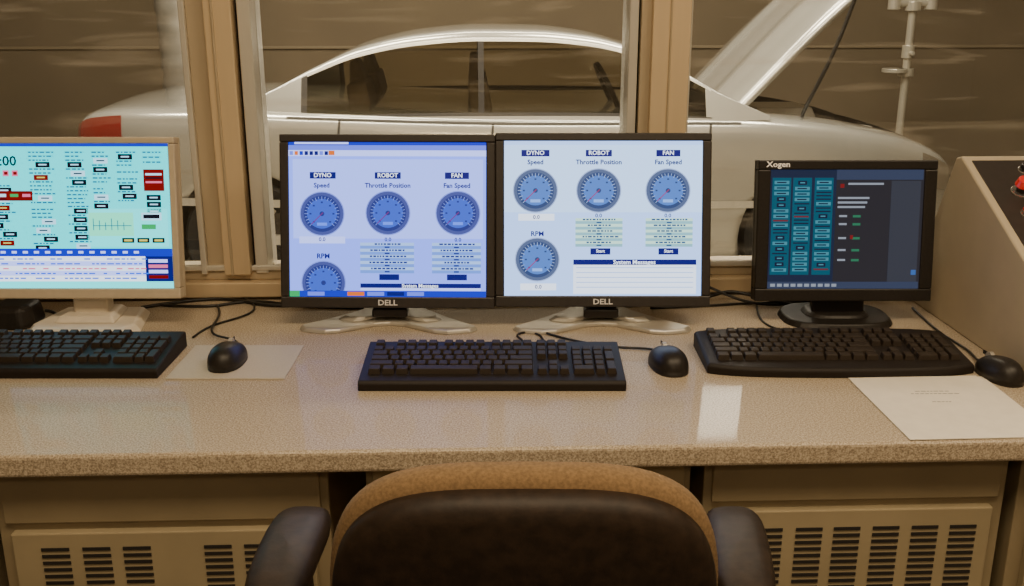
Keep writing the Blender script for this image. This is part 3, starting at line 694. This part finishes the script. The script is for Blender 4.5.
for i in range(n):
    a0, a1 = 2*math.pi*i/n, 2*math.pi*(i+1)/n
    p = [(0, -.38+.18*math.cos(a), 1.10+.18*math.sin(a)) for a in (a0, a1)]
    q = [(0, -.38+.155*math.cos(a), 1.10+.155*math.sin(a)) for a in (a1, a0)]
    b.add([*p, *q]+[(v[0]+.03, v[1], v[2]) for v in p+q], [(0, 1, 2, 3), (4, 5, 6, 7), (0, 1, 5, 4), (2, 3, 7, 6)], M_blk)
b.xform(Matrix.Translation((.54, 0, 0)) @ Matrix.Translation((0, 0, 1.06)) @ Matrix.Rotation(-.45, 4, 'Y') @ Matrix.Translation((0, 0, -1.06)))
b.obj('steering_wheel', car)
b = MB()
for x in (XR, XF):
    for sd in (-1, 1):
        s = len(b.v); rings = [(.0, .235), (.02, .27), (.0, .325), (.025, WR), (.19, WR), (.215, .32), (.215, .0)]
        n = 40; vs = [(r*math.cos(2*math.pi*i/n), y, r*math.sin(2*math.pi*i/n)) for y, r in rings for i in range(n)]
        fs = [(j*n+i, j*n+(i+1) % n, (j+1)*n+(i+1) % n, (j+1)*n+i) for j in range(len(rings)-1) for i in range(n)]
        b.add(vs, fs, M_rub)
        b.cyl((0, .05, 0), .235, .1, M_engine, 'y', 40)
        b.cyl((0, .0, 0), .06, .05, M_silv, 'y', 24)
        for k in range(7):
            t = len(b.v); b.box((.04, .008, -.026), (.235, .045, .026), M_silv); b.xform(Matrix.Rotation(2*math.pi*k/7, 4, 'Y'), t)
        M = Matrix.Translation((x, sd*.905, WR)) @ (Matrix.Identity(4) if sd < 0 else Matrix.Rotation(math.pi, 4, 'Z')); b.xform(M, s)
b.obj('wheels', car, smooth=False)
b = MB(); b.box((1.35, -.3, .72), (1.95, .3, .92), M_engine, .03); b.box((1.45, -.2, .90), (1.85, .2, .98), M_silv, .03)
b.box((1.3, -.6, .72), (1.6, -.4, .9), M_blk, .01); b.cyl((2.0, -.45, .72), .09, .18, M_silv); b.cyl((1.35, .45, .72), .1, .22, M_blk)
b.obj('engine', car, .01)
vs = []; fs = []; nx, ny = 20, 20; b = MB()
for lay in (0, 1):
    for i in range(nx+1):
        for j in range(ny+1):
            t = i/nx; v = -1+2*j/ny; hwid = .72-.12*t**3; L = 1.26*t-.10*t*abs(v)**3
            z = .045*(1-v*v)*(.5+.5*t)+.02*math.exp(-((abs(v)-.45)/.12)**2)-(.10*t**4)-.03*abs(v)**8-(.028 if lay else 0)
            vs.append((L, v*hwid, z))
nn = (nx+1)*(ny+1)
for i in range(nx):
    for j in range(ny):
        a = i*(ny+1)+j; fs.append((a, a+ny+1, a+ny+2, a+1)); fs.append((nn+a, nn+a+1, nn+a+ny+2, nn+a+ny+1))
for i in range(nx):
    for j in (0, ny): a = i*(ny+1)+j; fs.append((a, a+ny+1, nn+a+ny+1, nn+a))
for j in range(ny):
    for i in (0, nx): a = i*(ny+1)+j; fs.append((a, a+1, nn+a+1, nn+a))
b.add(vs, fs, M_paint); b.xform(Matrix.Translation((1.18, 0, 1.03)) @ Matrix.Rotation(-math.radians(47), 4, 'Y')); b.obj('hood', car, smooth=True)

cable('sensor_cable', [(2.25, 5.3, 3.9), (2.10, 5.35, 2.2), (1.96, 5.4, 1.35), (1.80, 5.45, .90), (1.74, 5.6, .68), (1.84, 5.8, .60), (1.9, 6.0, .5)], .011)
b = MB(); b.cyl((0, 0, 0), .030, 4.18, M_pipe); b.cyl((0, 0, 1.02), .06, .06, M_pipe); b.cyl((0, 0, 1.16), .048, .10, M_pipe); b.cyl((0, 0, 1.52), .06, .07, M_pipe)
b.cyl((-.14, 0, 1.58), .032, .28, M_pipe, axis='x'); b.cyl((-.15, 0, 1.53), .048, .14, M_pipe); b.cyl((.14, 0, 1.53), .048, .14, M_pipe); b.cyl((0, -.10, 1.2), .016, .1, M_pipe, axis='y'); b.cyl((-.09, 0, 1.05), .10, .03, M_pipe)
o = b.obj('gas_pipe', bevel=.004); o.location = (3.36, 8.0, -.28)
b = MB(); n = 28; rings = []
for k in range(120):
    z = k*4.18/119; r = .15+.004*math.sin(k*1.6); rings.append((z, r, .10*math.sin(z*1.3)))
vs = [(r*math.cos(2*math.pi*i/n)+dx, r*math.sin(2*math.pi*i/n), z) for z, r, dx in rings for i in range(n)]
fs = [(j*n+i, j*n+(i+1) % n, (j+1)*n+(i+1) % n, (j+1)*n+i) for j in range(119) for i in range(n)]
b.add(vs, fs, mat('duct_foil', (.30, .28, .24), .45, .3, noise=.25, nscale=4)); o = b.obj('ventilation_duct', smooth=True); o.location = (-2.35, 7.75, -.28)

# ------------------------------------------------------------------ lights
def fixture(name, loc, sx, sy, power, col, shape_h=.05):
    e = empty(name, loc); b = MB()
    b.box((-sx/2-.03, -sy/2-.03, .0), (sx/2+.03, sy/2+.03, shape_h), M_ceil); b.obj('housing', e, .004)
    l = bpy.data.lights.new('lamp', 'AREA'); l.shape = 'RECTANGLE'; l.size = sx; l.size_y = sy; l.energy = power; l.color = col
    o = bpy.data.objects.new('lamp', l); bpy.context.collection.objects.link(o); o.parent = e; o.location = (0, 0, -.004)
warm = (1.0, .77, .49)
fixture('ceiling_light', (-.2, .3, 2.65), 1.2, .6, 34, warm); fixture('ceiling_light', (1.3, .5, 2.65), 1.2, .6, 30, warm); fixture('ceiling_light', (0, -1.5, 2.65), 1.2, .6, 20, warm)
cw_ = (1, .90, .72)
fixture('test_cell_light', (-1.6, 5.2, 3.84), 2.4, .3, 165, cw_); fixture('test_cell_light', (1.6, 5.2, 3.84), 2.4, .3, 165, cw_)
fixture('test_cell_light', (0.2, 6.8, 3.84), 3.0, .3, 80, cw_); fixture('test_cell_light', (0.2, 3.2, 3.84), 4.5, .25, 130, cw_)  # the nearer strip is an unseen light added to brighten the car's near side
e = empty('flood_lamp', (1.50, 6.0, 2.76), 0)
b = MB(); b.box((-.22, .0, -.2), (.22, .12, .2), M_blk); b.cyl((0, .06, .2), .015, .94, M_blk); b.obj('housing', e, .01)
b = MB(); b.box((-.2, -.006, -.18), (.2, 0, .18), mat('lamp_face', (1, 1, 1), .5, emis=(1, .93, .8), estr=28)); b.obj('lamp_face', e)

w = bpy.data.worlds.new('world'); w.use_nodes = True; w.node_tree.nodes['Background'].inputs[0].default_value = (.9, .75, .55, 1); w.node_tree.nodes['Background'].inputs[1].default_value = .05
bpy.context.scene.world = w
cam = bpy.data.cameras.new('cam'); cam.sensor_width = 36; cam.lens = 35.16; cam.clip_start = .05
co = bpy.data.objects.new('camera', cam); bpy.context.collection.objects.link(co); co.location = (-.066, 0, 1.36); co.rotation_euler = (math.radians(90-16.6), 0, -PSI)
bpy.context.scene.camera = co
